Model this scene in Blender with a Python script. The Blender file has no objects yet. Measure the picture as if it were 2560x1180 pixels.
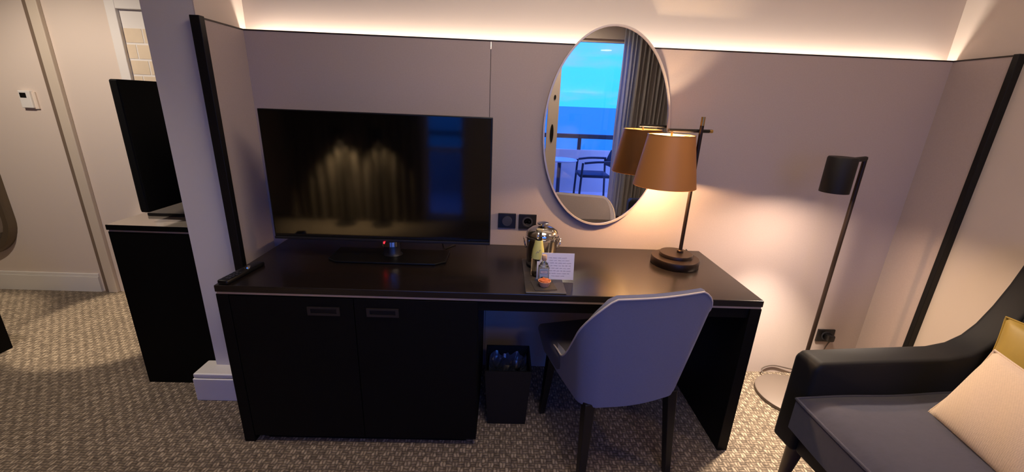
import bpy, bmesh, math, random
from mathutils import Vector, Matrix
random.seed(7)
S = bpy.context.scene
COL = S.collection
PI = math.pi

# ------------------------------------------------------------------ camera, world, exposure
RIGHT_UP_FWD = None
def camera_axes(pitch, yaw, roll):
    cy, sy, cp, sp = math.cos(yaw), math.sin(yaw), math.cos(pitch), math.sin(pitch)
    fwd = Vector((-sy*cp, cy*cp, sp)); right = Vector((cy, sy, 0)); up = right.cross(fwd)
    cr, sr = math.cos(roll), math.sin(roll)
    return cr*right + sr*up, -sr*right + cr*up, fwd
cam_data = bpy.data.cameras.new('camera')
cam_data.sensor_fit = 'HORIZONTAL'; cam_data.sensor_width = 36.0
cam_data.lens = 36.0*1026.67/2560.0
cam_data.clip_start = 0.02; cam_data.clip_end = 9000
cam = bpy.data.objects.new('camera', cam_data); COL.objects.link(cam)
r_, u_, f_ = camera_axes(-0.3129, -0.0275, 0.0410)
cam.matrix_world = Matrix(((r_.x, u_.x, -f_.x, 1.0938), (r_.y, u_.y, -f_.y, -2.0468), (r_.z, u_.z, -f_.z, 1.4569), (0, 0, 0, 1)))
S.camera = cam
S.view_settings.view_transform = 'Standard'; S.view_settings.look = 'None'
S.view_settings.gamma = 1.0; S.view_settings.use_curve_mapping = False
S.view_settings.exposure = 0.76
S.cycles.use_denoising = True
S.cycles.max_bounces = 10; S.cycles.diffuse_bounces = 5; S.cycles.glossy_bounces = 6
S.cycles.transparent_max_bounces = 16; S.cycles.transmission_bounces = 8
S.cycles.sample_clamp_indirect = 4.0
S.cycles.caustics_reflective = False; S.cycles.caustics_refractive = False

W = bpy.data.worlds.new('dusk_sky'); S.world = W; W.use_nodes = True
nt = W.node_tree; nt.nodes.clear()
n_out = nt.nodes.new('ShaderNodeOutputWorld'); n_bg = nt.nodes.new('ShaderNodeBackground')
n_tc = nt.nodes.new('ShaderNodeTexCoord'); n_sep = nt.nodes.new('ShaderNodeSeparateXYZ')
n_rmp = nt.nodes.new('ShaderNodeValToRGB'); n_map = nt.nodes.new('ShaderNodeMapping')
n_noi = nt.nodes.new('ShaderNodeTexNoise'); n_mix = nt.nodes.new('ShaderNodeMixRGB'); n_cr = nt.nodes.new('ShaderNodeValToRGB')
nt.links.new(n_tc.outputs['Generated'], n_sep.inputs[0]); nt.links.new(n_sep.outputs['Z'], n_rmp.inputs[0])
e = n_rmp.color_ramp.elements
e[0].position = 0.0; e[0].color = (0.03, 0.40, 1.85, 1)
e[1].position = 0.5; e[1].color = (0.06, 0.24, 1.85, 1)
k = n_rmp.color_ramp.elements.new(0.10); k.color = (0.04, 0.43, 1.85, 1)
k = n_rmp.color_ramp.elements.new(0.25); k.color = (0.08, 0.36, 1.8, 1)
nt.links.new(n_tc.outputs['Generated'], n_map.inputs[0]); n_map.inputs['Scale'].default_value = (3, 3, 14)
nt.links.new(n_map.outputs[0], n_noi.inputs['Vector']); n_noi.inputs['Scale'].default_value = 2.2; n_noi.inputs['Detail'].default_value = 5
nt.links.new(n_noi.outputs['Fac'], n_cr.inputs[0])
n_cr.color_ramp.elements[0].position = 0.45; n_cr.color_ramp.elements[0].color = (0, 0, 0, 1)
n_cr.color_ramp.elements[1].position = 0.75; n_cr.color_ramp.elements[1].color = (0.75, 0.75, 0.75, 1)
nt.links.new(n_cr.outputs[0], n_mix.inputs['Fac']); nt.links.new(n_rmp.outputs[0], n_mix.inputs[1])
n_mix.inputs[2].default_value = (0.20, 0.34, 1.3, 1)
nt.links.new(n_mix.outputs[0], n_bg.inputs['Color']); n_bg.inputs['Strength'].default_value = 1.3
nt.links.new(n_bg.outputs[0], n_out.inputs[0])

def light(name, kind, loc, energy, color, rot=(0, 0, 0), **kw):
    d = bpy.data.lights.new(name, kind); d.energy = energy; d.color = color
    for a, b in kw.items():
        if a == 'portal': d.cycles.is_portal = b
        else: setattr(d, a, b)
    o = bpy.data.objects.new(name, d); COL.objects.link(o); o.location = loc; o.rotation_euler = rot
    return o
WARM = (1.0, 0.62, 0.36); WARM2 = (1.0, 0.70, 0.46)
# cove LED strip lying in the gap behind the wall panelling, shining up
light('cove_led_light', 'AREA', (1.545, 0.036, 1.668), 7.0, (1.0, 0.86, 0.71), (PI, 0, 0), shape='RECTANGLE', size=3.24, size_y=0.016)
# bedroom ceiling downlights and added unseen fill lights for living room and balcony
light('bedroom_downlight', 'SPOT', (-1.35, 0.40, 2.43), 160.0, (1.0, 0.82, 0.60), (0, 0, 0), spot_size=math.radians(27), spot_blend=0.25, shadow_soft_size=0.03)
light('bedroom_downlight', 'SPOT', (-2.45, 0.15, 2.43), 110.0, (1.0, 0.82, 0.60), (0, 0, 0), spot_size=math.radians(30), spot_blend=0.4, shadow_soft_size=0.03)
light('bedroom_ceiling_light', 'SPOT', (-1.5, -0.5, 2.43), 60.0, (1.0, 0.85, 0.70), (math.radians(25), 0, 0), spot_size=math.radians(110), spot_blend=0.6, shadow_soft_size=0.04)
light('living_soft_fill', 'AREA', (1.35, -1.10, 2.44), 10.0, (1.0, 0.83, 0.66), (0, 0, 0), shape='DISK', size=0.9)  # added overhead fill, lifts the ambient light of the whole room
light('living_fill', 'AREA', (1.9, -3.05, 2.44), 5.0, (1.0, 0.80, 0.62), (0, 0, 0), shape='DISK', size=0.20)  # unseen fill added to brighten the window frame and curtains
light('living_fill', 'AREA', (2.9, -1.2, 2.44), 4.0, (1.0, 0.72, 0.50), (0, 0, 0), shape='DISK', size=0.20)  # unseen warm fill added over the right side of the room
light('balcony_fill', 'POINT', (4.2, -4.2, 2.0), 40.0, (1.0, 0.86, 0.70), shadow_soft_size=0.06)  # unseen fill added to lighten the balcony parapet
# daylight portals in the two window openings
light('window_portal', 'AREA', (1.815, -3.72, 1.13), 1.0, (1, 1, 1), (-PI/2, 0, 0), shape='RECTANGLE', size=1.73, size_y=2.26, portal=True)
light('window_portal', 'AREA', (0.33, -3.72, 1.13), 1.0, (1, 1, 1), (-PI/2, 0, 0), shape='RECTANGLE', size=0.56, size_y=2.26, portal=True)

# ------------------------------------------------------------------ materials
def lin(c):
    f = lambda v: v/12.92 if v <= 0.04045 else ((v+0.055)/1.055)**2.4
    return tuple(f(x/255.0) for x in c) + (1.0,)
def mat(name, rgb, rough=0.6, metal=0.0, spec=0.5, coat=0.0, sheen=0.0, trans=0.0, bump=None, vary=None, emit=None):
    """bump = (scale, strength, stretch); vary = (scale, amount)"""
    m = bpy.data.materials.new(name); m.use_nodes = True
    t = m.node_tree; b = t.nodes['Principled BSDF']
    b.inputs['Base Color'].default_value = lin(rgb); b.inputs['Roughness'].default_value = rough
    b.inputs['Metallic'].default_value = metal; b.inputs['Specular IOR Level'].default_value = spec
    b.inputs['Coat Weight'].default_value = coat; b.inputs['Coat Roughness'].default_value = 0.12
    b.inputs['Sheen Weight'].default_value = sheen; b.inputs['Transmission Weight'].default_value = trans
    if emit: b.inputs['Emission Color'].default_value = lin(emit[0]); b.inputs['Emission Strength'].default_value = emit[1]
    tc = t.nodes.new('ShaderNodeTexCoord'); mp = t.nodes.new('ShaderNodeMapping'); t.links.new(tc.outputs['Object'], mp.inputs[0])
    if vary:
        n = t.nodes.new('ShaderNodeTexNoise'); n.inputs['Scale'].default_value = vary[0]; n.inputs['Detail'].default_value = 5
        if len(vary) > 2: mp.inputs['Scale'].default_value = vary[2]
        t.links.new(mp.outputs[0], n.inputs['Vector'])
        x = t.nodes.new('ShaderNodeMixRGB'); c = lin(rgb)
        x.inputs[1].default_value = tuple(v*(1-vary[1]) for v in c[:3]) + (1,)
        x.inputs[2].default_value = tuple(min(1, v*(1+vary[1])) for v in c[:3]) + (1,)
        t.links.new(n.outputs['Fac'], x.inputs['Fac']); t.links.new(x.outputs[0], b.inputs['Base Color'])
    if bump:
        mp2 = t.nodes.new('ShaderNodeMapping'); t.links.new(tc.outputs['Object'], mp2.inputs[0])
        if len(bump) > 2: mp2.inputs['Scale'].default_value = bump[2]
        n = t.nodes.new('ShaderNodeTexNoise'); n.inputs['Scale'].default_value = bump[0]; n.inputs['Detail'].default_value = 3
        t.links.new(mp2.outputs[0], n.inputs['Vector'])
        bp = t.nodes.new('ShaderNodeBump'); bp.inputs['Strength'].default_value = bump[1]; bp.inputs['Distance'].default_value = 0.004
        t.links.new(n.outputs['Fac'], bp.inputs['Height']); t.links.new(bp.outputs[0], b.inputs['Normal'])
    return m
def fabric(name, rgb, pitch=0.0022, amount=0.10, rough=0.9, sheen=0.2, axes='XZ', bump=0.25):
    """woven cloth: two crossed wave sets plus slubs, as colour and bump"""
    m = mat(name, rgb, rough, sheen=sheen, spec=0.25); t = m.node_tree; b = t.nodes['Principled BSDF']
    tc = t.nodes.new('ShaderNodeTexCoord'); sp = t.nodes.new('ShaderNodeSeparateXYZ'); t.links.new(tc.outputs['Object'], sp.inputs[0])
    def wave(ax):
        q = t.nodes.new('ShaderNodeMath'); q.operation = 'MULTIPLY'; q.inputs[1].default_value = 2*PI/pitch
        t.links.new(sp.outputs[ax], q.inputs[0])
        s = t.nodes.new('ShaderNodeMath'); s.operation = 'SINE'; t.links.new(q.outputs[0], s.inputs[0]); return s
    a, c = wave(axes[0]), wave(axes[1])
    p = t.nodes.new('ShaderNodeMath'); p.operation = 'MULTIPLY'; t.links.new(a.outputs[0], p.inputs[0]); t.links.new(c.outputs[0], p.inputs[1])
    n = t.nodes.new('ShaderNodeTexNoise'); n.inputs['Scale'].default_value = 160; n.inputs['Detail'].default_value = 3
    t.links.new(tc.outputs['Object'], n.inputs['Vector'])
    ad = t.nodes.new('ShaderNodeMath'); ad.operation = 'MULTIPLY_ADD'; ad.inputs[1].default_value = 0.25
    t.links.new(p.outputs[0], ad.inputs[0]); t.links.new(n.outputs['Fac'], ad.inputs[2])
    x = t.nodes.new('ShaderNodeMixRGB'); col = lin(rgb)
    x.inputs[1].default_value = tuple(v*(1-amount) for v in col[:3]) + (1,); x.inputs[2].default_value = tuple(min(1, v*(1+amount)) for v in col[:3]) + (1,)
    t.links.new(ad.outputs[0], x.inputs['Fac']); t.links.new(x.outputs[0], b.inputs['Base Color'])
    bp = t.nodes.new('ShaderNodeBump'); bp.inputs['Strength'].default_value = bump; bp.inputs['Distance'].default_value = 0.001
    t.links.new(ad.outputs[0], bp.inputs['Height']); t.links.new(bp.outputs[0], b.inputs['Normal'])
    return m
def carpet_material():
    m = mat('woven_carpet', (120, 105, 92), 0.95, spec=0.15, sheen=0.15); t = m.node_tree; b = t.nodes['Principled BSDF']; L = t.links.new
    tc = t.nodes.new('ShaderNodeTexCoord'); wob = t.nodes.new('ShaderNodeTexNoise'); wob.inputs['Scale'].default_value = 38
    L(tc.outputs['Object'], wob.inputs['Vector'])
    va = t.nodes.new('ShaderNodeVectorMath'); va.operation = 'MULTIPLY_ADD'; va.inputs[1].default_value = (0.014, 0.014, 0)
    L(wob.outputs['Color'], va.inputs[0]); L(tc.outputs['Object'], va.inputs[2])
    sp = t.nodes.new('ShaderNodeSeparateXYZ'); L(va.outputs[0], sp.inputs[0])
    def M(op, a, bb=None, c=None):
        n = t.nodes.new('ShaderNodeMath'); n.operation = op
        for i, v in enumerate((a, bb, c)):
            if v is None: continue
            if isinstance(v, (int, float)): n.inputs[i].default_value = v
            else: L(v, n.inputs[i])
        return n.outputs[0]
    s = 1/0.025
    u = M('MULTIPLY', sp.outputs['X'], s); v = M('MULTIPLY', sp.outputs['Y'], s)
    par = M('FLOORED_MODULO', M('ADD', M('FLOOR', u), M('FLOOR', v)), 2.0)
    su = M('ABSOLUTE', M('SINE', M('MULTIPLY', u, PI))); sv = M('ABSOLUTE', M('SINE', M('MULTIPLY', v, PI)))
    su2 = M('ABSOLUTE', M('SINE', M('MULTIPLY', u, 2*PI))); sv2 = M('ABSOLUTE', M('SINE', M('MULTIPLY', v, 2*PI)))
    hu = M('MULTIPLY', M('POWER', su2, 0.8), M('POWER', sv, 0.35)); hv = M('MULTIPLY', M('POWER', sv2, 0.8), M('POWER', su, 0.35))
    mixh = M('ADD', M('MULTIPLY', hu, par), M('MULTIPLY', hv, M('SUBTRACT', 1.0, par)))
    cx = t.nodes.new('ShaderNodeCombineXYZ'); L(M('FLOOR', M('MULTIPLY', u, 2.0)), cx.inputs[0]); L(M('FLOOR', M('MULTIPLY', v, 2.0)), cx.inputs[1])
    wn = t.nodes.new('ShaderNodeTexWhiteNoise'); wn.noise_dimensions = '2D'; L(cx.outputs[0], wn.inputs['Vector'])
    fine = t.nodes.new('ShaderNodeTexNoise'); fine.inputs['Scale'].default_value = 420; L(tc.outputs['Object'], fine.inputs['Vector'])
    fac = M('ADD', M('MULTIPLY', mixh, 0.55), M('ADD', M('MULTIPLY', wn.outputs['Value'], 0.35), M('MULTIPLY', M('SUBTRACT', par, 0.5), 0.22)))
    rp = t.nodes.new('ShaderNodeValToRGB'); L(fac, rp.inputs[0])
    rp.color_ramp.elements[0].position = 0.1; rp.color_ramp.elements[0].color = lin((76, 66, 56))
    rp.color_ramp.elements[1].position = 1.0; rp.color_ramp.elements[1].color = lin((184, 167, 145))
    q = rp.color_ramp.elements.new(0.55); q.color = lin((122, 108, 92))
    L(rp.outputs[0], b.inputs['Base Color'])
    hh = M('ADD', mixh, M('MULTIPLY', fine.outputs['Fac'], 0.3))
    bp = t.nodes.new('ShaderNodeBump'); bp.inputs['Strength'].default_value = 0.7; bp.inputs['Distance'].default_value = 0.004
    L(hh, bp.inputs['Height']); L(bp.outputs[0], b.inputs['Normal'])
    return m
def glass_pane():
    m = bpy.data.materials.new('window_glass'); m.use_nodes = True; t = m.node_tree; t.nodes.clear()
    o = t.nodes.new('ShaderNodeOutputMaterial'); mx = t.nodes.new('ShaderNodeMixShader'); tr = t.nodes.new('ShaderNodeBsdfTransparent')
    gl = t.nodes.new('ShaderNodeBsdfGlossy'); fr = t.nodes.new('ShaderNodeFresnel'); fr.inputs['IOR'].default_value = 1.5
    gl.inputs['Roughness'].default_value = 0.02; tr.inputs['Color'].default_value = (0.95, 0.97, 0.98, 1)
    t.links.new(fr.outputs[0], mx.inputs[0]); t.links.new(tr.outputs[0], mx.inputs[1]); t.links.new(gl.outputs[0], mx.inputs[2]); t.links.new(mx.outputs[0], o.inputs[0])
    return m
def shade_material():
    m = bpy.data.materials.new('copper_shade_cloth'); m.use_nodes = True; t = m.node_tree; b = t.nodes['Principled BSDF']
    b.inputs['Base Color'].default_value = lin((190, 128, 68)); b.inputs['Roughness'].default_value = 0.5; b.inputs['Metallic'].default_value = 0.25
    tl = t.nodes.new('ShaderNodeBsdfTranslucent'); tl.inputs['Color'].default_value = lin((214, 132, 56))
    mx = t.nodes.new('ShaderNodeMixShader'); mx.inputs[0].default_value = 0.06
    t.links.new(b.outputs[0], mx.inputs[1]); t.links.new(tl.outputs[0], mx.inputs[2])
    t.links.new(mx.outputs[0], t.nodes['Material Output'].inputs[0])
    return m
def wood(name, rgb, rough, spec=0.5, coat=0.0):
    return mat(name, rgb, rough, spec=spec, coat=coat, vary=(9, 0.22, (1, 14, 14)), bump=(30, 0.06, (1, 16, 16)))

M_panel = fabric('mauve_wall_cloth', (176, 161, 156), 0.0030, 0.06, axes='XZ', bump=0.12, sheen=0.1)
M_panelside = fabric('mauve_wall_cloth_side', (176, 161, 156), 0.0030, 0.06, axes='YZ', bump=0.12, sheen=0.1)
M_wall = mat('warm_white_paint', (206, 193, 182), 0.75, spec=0.3, bump=(220, 0.05))
M_greywall = mat('grey_painted_plaster', (216, 209, 201), 0.8, spec=0.3, bump=(260, 0.08))
M_cream = mat('cream_wall_paint', (216, 201, 188), 0.8, spec=0.3, bump=(220, 0.05))
M_white = mat('white_gloss_paint', (225, 220, 214), 0.4)
M_ceil = mat('ceiling_paint', (220, 214, 206), 0.9)
M_carpet = carpet_material()
M_blackedge = mat('black_trim', (12, 11, 11), 0.5, spec=0.3)
M_browntrim = mat('dark_brown_trim', (46, 36, 32), 0.5, spec=0.3)
M_casing = mat('beige_door_casing', (204, 190, 172), 0.6)
M_casingshade = mat('shaded_casing_strip', (118, 100, 84), 0.7)  # shadow band beside the casing, its shade put into the colour
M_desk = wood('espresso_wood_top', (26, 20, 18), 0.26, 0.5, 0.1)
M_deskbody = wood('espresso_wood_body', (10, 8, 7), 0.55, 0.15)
M_cab2top = mat('top_reflection_tint', (176, 164, 152), 0.10, metal=0.55)  # wall reflection put into the pale colour of the dark cabinet's top
M_strip = mat('brushed_champagne_strip', (196, 178, 164), 0.35, metal=0.6)
M_handle = mat('bronze_pull', (58, 51, 48), 0.5, metal=0.6)
M_screen = mat('tv_glass', (4, 4, 5), 0.07, spec=0.6)
M_tvblack = mat('tv_black_plastic', (10, 10, 11), 0.35, spec=0.4)
M_tvback = mat('tv_back_plastic', (7, 7, 8), 0.7, spec=0.15)
M_tvgrey = mat('tv_grey_bezel', (46, 44, 46), 0.35, metal=0.5)
M_chrome = mat('chrome', (220, 220, 222), 0.08, metal=1.0)
M_steel = mat('polished_steel', (205, 203, 200), 0.13, metal=1.0)
M_red = mat('red_standby_led', (255, 20, 20), 0.5, emit=((255, 20, 30), 6.0))
M_mirror = mat('mirror_silver', (244, 246, 248), 0.0, metal=1.0)
M_mirrorframe = mat('champagne_frame', (206, 190, 172), 0.4, metal=0.5)
M_bronze = mat('dark_bronze_metal', (58, 46, 40), 0.38, metal=0.8)
M_lampblack = mat('black_lamp_metal', (22, 17, 15), 0.6, metal=0.3)
M_brass = mat('brushed_brass', (196, 160, 96), 0.28, metal=1.0)
M_shade = shade_material()
M_shadein = mat('shade_white_lining', (250, 225, 180), 0.7)
M_bulb = mat('lamp_bulb', (255, 220, 170), 0.5, emit=((255, 205, 150), 2100.0))
M_socket = mat('black_switch_plate', (18, 17, 19), 0.35)
M_socketin = mat('charcoal_socket_insert', (52, 52, 58), 0.4)
M_cable = mat('black_cable', (16, 15, 15), 0.5)
M_greycable = mat('brown_cable', (70, 60, 54), 0.5)
M_slate = mat('grey_slate', (66, 62, 60), 0.30, spec=0.6, bump=(60, 0.25))
M_napkin = mat('charcoal_paper', (62, 56, 54), 0.8)
M_card = mat('white_card', (226, 222, 236), 0.7)
M_ink = mat('grey_ink', (120, 112, 140), 0.8)
M_tonic = mat('yellow_label', (214, 208, 120), 0.6)
M_clear = mat('clear_bottle_glass', (238, 238, 232), 0.04, trans=1.0)
M_cap = mat('pale_gold_cap', (206, 190, 140), 0.35, metal=0.4)
M_cork = mat('cork_stopper', (205, 172, 140), 0.7)
M_bluelabel = mat('pale_blue_label', (150, 172, 190), 0.6)
M_navy = mat('navy_label_band', (26, 52, 78), 0.6)
M_whitelabel = mat('white_label', (232, 230, 228), 0.6)
M_peach = mat('peach_cup', (226, 170, 132), 0.5)
M_orange = mat('orange_filling', (196, 106, 56), 0.4, bump=(90, 0.4))
M_chair = fabric('grey_chair_cloth', (120, 121, 140), 0.0024, 0.07, axes='XZ', sheen=0.1)
M_seat = fabric('charcoal_seat_cloth', (74, 71, 78), 0.0024, 0.07, axes='XY', sheen=0.1)
M_piping = mat('lit_rim_piping', (196, 186, 180), 0.7)  # chair edge piping, with light on the rim put into its colour
M_leg = mat('black_wood_leg', (14, 12, 13), 0.4)
M_velvet = mat('navy_velvet', (60, 60, 74), 0.8, spec=0.25, sheen=0.25, bump=(14, 0.25, (1, 3, 1)), vary=(40, 0.15))
M_velvetdark = mat('navy_velvet_shaded', (8, 8, 12), 0.65, spec=0.3, sheen=0.05, vary=(40, 0.15))  # armchair frame velvet darkened, its shade put into the colour
M_sofaleg = mat('walnut_leg', (66, 50, 42), 0.45)
M_pillow = fabric('cream_linen', (212, 192, 172), 0.0052, 0.10, axes='XY', bump=0.6)
M_mustard = mat('mustard_satin', (150, 124, 40), 0.5, sheen=0.2, vary=(30, 0.12), bump=(18, 0.3))
M_bin = mat('black_bin', (12, 12, 14), 0.45)
M_liner = mat('clear_liner', (70, 80, 104), 0.12, spec=0.8)
M_plasticwhite = mat('white_plastic', (226, 222, 216), 0.45)
M_darkmirrorframe = mat('pewter_frame', (112, 98, 80), 0.4, metal=0.5)
M_bench = mat('black_bench_wood', (6, 5, 5), 0.6, spec=0.1)
M_tile = mat('tan_tile', (214, 196, 170), 0.5, vary=(12, 0.12))
M_curtain = fabric('grey_curtain_cloth', (196, 190, 186), 0.003, 0.08)
M_sheer = fabric('pale_sheer_cloth', (225, 226, 230), 0.003, 0.08)
M_curtainwarm = fabric('beige_curtain_cloth', (150, 138, 122), 0.003, 0.08)
M_frame = mat('beige_window_frame', (226, 210, 194), 0.5)
M_glass = glass_pane()
M_balc = mat('pale_balcony_concrete', (196, 196, 198), 0.8, bump=(40, 0.2))
M_rail = mat('dark_steel_rail', (52, 56, 64), 0.4, metal=0.6)
M_blueplastic = mat('dark_blue_plastic', (30, 44, 66), 0.5)
M_pale = mat('pale_table_top', (170, 186, 200), 0.3)
M_sea = mat('sea_water', (0, 165, 150), 0.5, spec=0.3, bump=(0.05, 0.5))
M_hill = mat('blue_hill', (40, 74, 110), 0.95)

# ------------------------------------------------------------------ mesh helpers
def tag(o, label=None, cat=None, group=None, kind=None):
    if label: o['label'] = label
    if cat: o['category'] = cat
    if group: o['group'] = group
    if kind: o['kind'] = kind
    return o
def link_bm(name, bm, m, parent=None, smooth=False):
    bmesh.ops.recalc_face_normals(bm, faces=bm.faces)
    me = bpy.data.meshes.new(name)
    if parent is not None and not parent.get('_local'):
        p = parent; off = Vector((0, 0, 0))
        while p is not None: off += p.location; p = p.parent
        bmesh.ops.translate(bm, verts=bm.verts, vec=-off)
    bm.to_mesh(me); bm.free(); me.materials.append(m)
    o = bpy.data.objects.new(name, me); COL.objects.link(o)
    if parent is not None:
        o.parent = parent
        if parent.get('_local'): o['_local'] = 1
    if smooth:
        for p in me.polygons: p.use_smooth = True
        es = me.attributes.get('sharp_edge') or me.attributes.new('sharp_edge', 'BOOLEAN', 'EDGE')
        bm2 = bmesh.new(); bm2.from_mesh(me); bm2.edges.ensure_lookup_table()
        for ed in bm2.edges:
            if len(ed.link_faces) == 2 and ed.calc_face_angle(0) > math.radians(42): es.data[ed.index].value = True
        bm2.free()
    return o
def thing(name, label, cat, loc=(0, 0, 0), rot=0.0, group=None, local=False):
    """Empty at the thing's base; local=True means its part meshes are already in its own coordinates"""
    o = bpy.data.objects.new(name, None); COL.objects.link(o); o.location = loc; o.rotation_euler = (0, 0, rot)
    o.empty_display_size = 0.05
    if local: o['_local'] = 1
    return tag(o, label, cat, group)
def struct(name, bm, m, smooth=False):
    return tag(link_bm(name, bm, m, None, smooth), kind='structure')
def box(bm, x0, x1, y0, y1, z0, z1, bev=0.0, seg=2):
    r = bmesh.ops.create_cube(bm, size=1.0); vs = r['verts']
    for v in vs: v.co = Vector(((x0+x1)/2 + v.co.x*(x1-x0), (y0+y1)/2 + v.co.y*(y1-y0), (z0+z1)/2 + v.co.z*(z1-z0)))
    if bev > 0:
        es = list({e for v in vs for e in v.link_edges})
        bmesh.ops.bevel(bm, geom=es, offset=bev, segments=seg, affect='EDGES', profile=0.5)
    return bm
def B(*a, **k): return box(bmesh.new(), *a, **k)
def lathe(bm, prof, c=(0, 0, 0), seg=40, sx=1.0, sy=1.0, close=True):
    rings = []
    for r, z in prof:
        if r <= 1e-6: rings.append([bm.verts.new((c[0], c[1], c[2]+z))])
        else: rings.append([bm.verts.new((c[0]+r*sx*math.cos(2*PI*i/seg), c[1]+r*sy*math.sin(2*PI*i/seg), c[2]+z)) for i in range(seg)])
    for a, b in zip(rings, rings[1:]):
        for i in range(seg):
            j = (i+1) % seg
            if len(a) == 1 and len(b) == 1: break
            if len(a) == 1: bm.faces.new((a[0], b[i], b[j]))
            elif len(b) == 1: bm.faces.new((a[i], a[j], b[0]))
            else: bm.faces.new((a[i], a[j], b[j], b[i]))
    if close:
        for rg in (rings[0], rings[-1]):
            if len(rg) > 2: bm.faces.new(rg)
    return bm
def L(prof, c, seg=40, **k): return lathe(bmesh.new(), prof, c, seg, **k)
def tube(bm, pts, r, seg=10, closed=False):
    pts = [Vector(p) for p in pts]; n = len(pts); rings = []
    ref = None
    for i, p in enumerate(pts):
        if closed: d = pts[(i+1) % n] - pts[i-1]
        else: d = pts[min(i+1, n-1)] - pts[max(i-1, 0)]
        d.normalize()
        if ref is None: ref = d.orthogonal().normalized()
        ref = (ref - d*ref.dot(d)).normalized(); w = d.cross(ref)
        rr = r[i] if isinstance(r, (list, tuple)) else r
        rings.append([bm.verts.new(p + rr*(ref*math.cos(2*PI*k/seg) + w*math.sin(2*PI*k/seg))) for k in range(seg)])
    rng = range(n) if closed else range(n-1)
    for i in rng:
        a, b = rings[i], rings[(i+1) % n]
        for k in range(seg): bm.faces.new((a[k], a[(k+1) % seg], b[(k+1) % seg], b[k]))
    if not closed: bm.faces.new(rings[0]); bm.faces.new(rings[-1])
    return bm
def T(pts, r, seg=10, closed=False): return tube(bmesh.new(), pts, r, seg, closed)
def smoothpath(ctrl, n=8):
    """Catmull-Rom through the control points"""
    P = [Vector(c) for c in ctrl]; out = []
    for i in range(len(P)-1):
        p0, p1, p2, p3 = P[max(i-1, 0)], P[i], P[i+1], P[min(i+2, len(P)-1)]
        for k in range(n):
            t = k/n
            out.append(0.5*((2*p1) + (p2-p0)*t + (2*p0-5*p1+4*p2-p3)*t*t + (3*p1-p0-3*p2+p3)*t**3))
    out.append(P[-1]); return out
def prism(bm, pts, axis, a, b):
    """polygon in the plane normal to axis, extruded from a to b"""
    def mk(p, w):
        if axis == 'x': return (w, p[0], p[1])
        if axis == 'y': return (p[0], w, p[1])
        return (p[0], p[1], w)
    A = [bm.verts.new(mk(p, a)) for p in pts]; Bv = [bm.verts.new(mk(p, b)) for p in pts]
    bm.faces.new(A); bm.faces.new(Bv)
    for i in range(len(pts)):
        j = (i+1) % len(pts); bm.faces.new((A[i], A[j], Bv[j], Bv[i]))
    return bm
def bevel_all(bm, off, seg=3, ang=30):
    bmesh.ops.recalc_face_normals(bm, faces=bm.faces)
    es = [e for e in bm.edges if len(e.link_faces) == 2 and e.calc_face_angle(0) > math.radians(ang)]
    bmesh.ops.bevel(bm, geom=es, offset=off, segments=seg, affect='EDGES', profile=0.5, clamp_overlap=True); return bm
def grid(bm, fn, nu, nv, flip=False):
    V = [[bm.verts.new(fn(i/nu, j/nv)) for j in range(nv+1)] for i in range(nu+1)]
    for i in range(nu):
        for j in range(nv):
            bm.faces.new((V[i][j], V[i+1][j], V[i+1][j+1], V[i][j+1]))
    return V
def ellipse(cx, cz, a, b, y, n=96): return [(cx+a*math.cos(2*PI*i/n), y, cz+b*math.sin(2*PI*i/n)) for i in range(n)]

# ------------------------------------------------------------------ the room shell
PT = 1.725                                    # top of the wall panelling
XL, XR = -0.088, 3.178                        # alcove sides, panelling faces
struct('floor', B(-4.2, 3.42, -3.62, 1.0, -0.12, 0.0), M_carpet)
struct('ceiling', B(-4.2, 3.42, -3.7, 1.0, 2.46, 2.56), M_ceil)
struct('wall_back', B(-0.12, 3.42, 0.06, 0.20, 0, 2.46), M_wall)
struct('wall_right', B(3.206, 3.42, -3.62, 0.06, 0, 2.46), M_wall)
struct('wall_left', B(-4.2, -4.0, -3.62, 1.0, 0, 2.46), M_cream)
struct('wall_partition', B(-0.313, -0.115, -0.262, 0.82, 0, 2.46), M_greywall)
struct('wall_bedroom', B(-4.0, -0.10, 0.80, 1.0, 0, 2.46), M_cream)
# cloth panelling: two back panels with a narrow open joint, two returns
SE = 1.019
def back_panel(name, x0, x1): return struct(name, B(x0, x1, 0.0, 0.016, 0.0, PT-0.006), M_panel)
back_panel('wall_panel_left', XL, SE-0.0012)
back_panel('wall_panel_middle', SE+0.0012, XR)
struct('trim_1', B(SE-0.012, SE+0.012, 0.017, 0.022, 0.0, 1.690), M_browntrim)         # added dark strip, blocks cove light in all but the joint's top
struct('trim_2', B(XL, XR, -0.001, 0.018, PT-0.006, PT), M_browntrim)                   # dark cap on the back panels
struct('wall_panel_return_left', B(-0.115, XL, -0.262, 0.018, 0, PT-0.006), M_panelside)
struct('wall_panel_return_right', B(XR, 3.206, -0.240, 0.018, 0, PT-0.006), M_panelside)
struct('trim_3', B(-0.116, XL+0.002, -0.262, 0.0, PT-0.006, PT), M_browntrim)
struct('trim_4', B(XR-0.002, 3.206, -0.240, 0.0, PT-0.006, PT), M_browntrim)
struct('wall_return_left', B(-0.1152, -0.110, -0.262, 0.06, PT, 2.46), M_wall)
struct('trim_5', B(-0.116, XL+0.010, -0.292, -0.262, 0, PT+0.003, bev=0.002), M_blackedge)
struct('trim_6', B(XR-0.003, 3.207, -0.264, -0.240, 0, PT+0.003, bev=0.002), M_blackedge)
# stepped plinth at the foot of the partition end
bm = bmesh.new(); box(bm, -0.380, -0.07, -0.345, -0.225, 0.0, 0.125, bev=0.004); box(bm, -0.378, -0.07, -0.340, -0.225, 0.127, 0.150, bev=0.006)
struct('baseboard_partition', bm, M_white)
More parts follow.
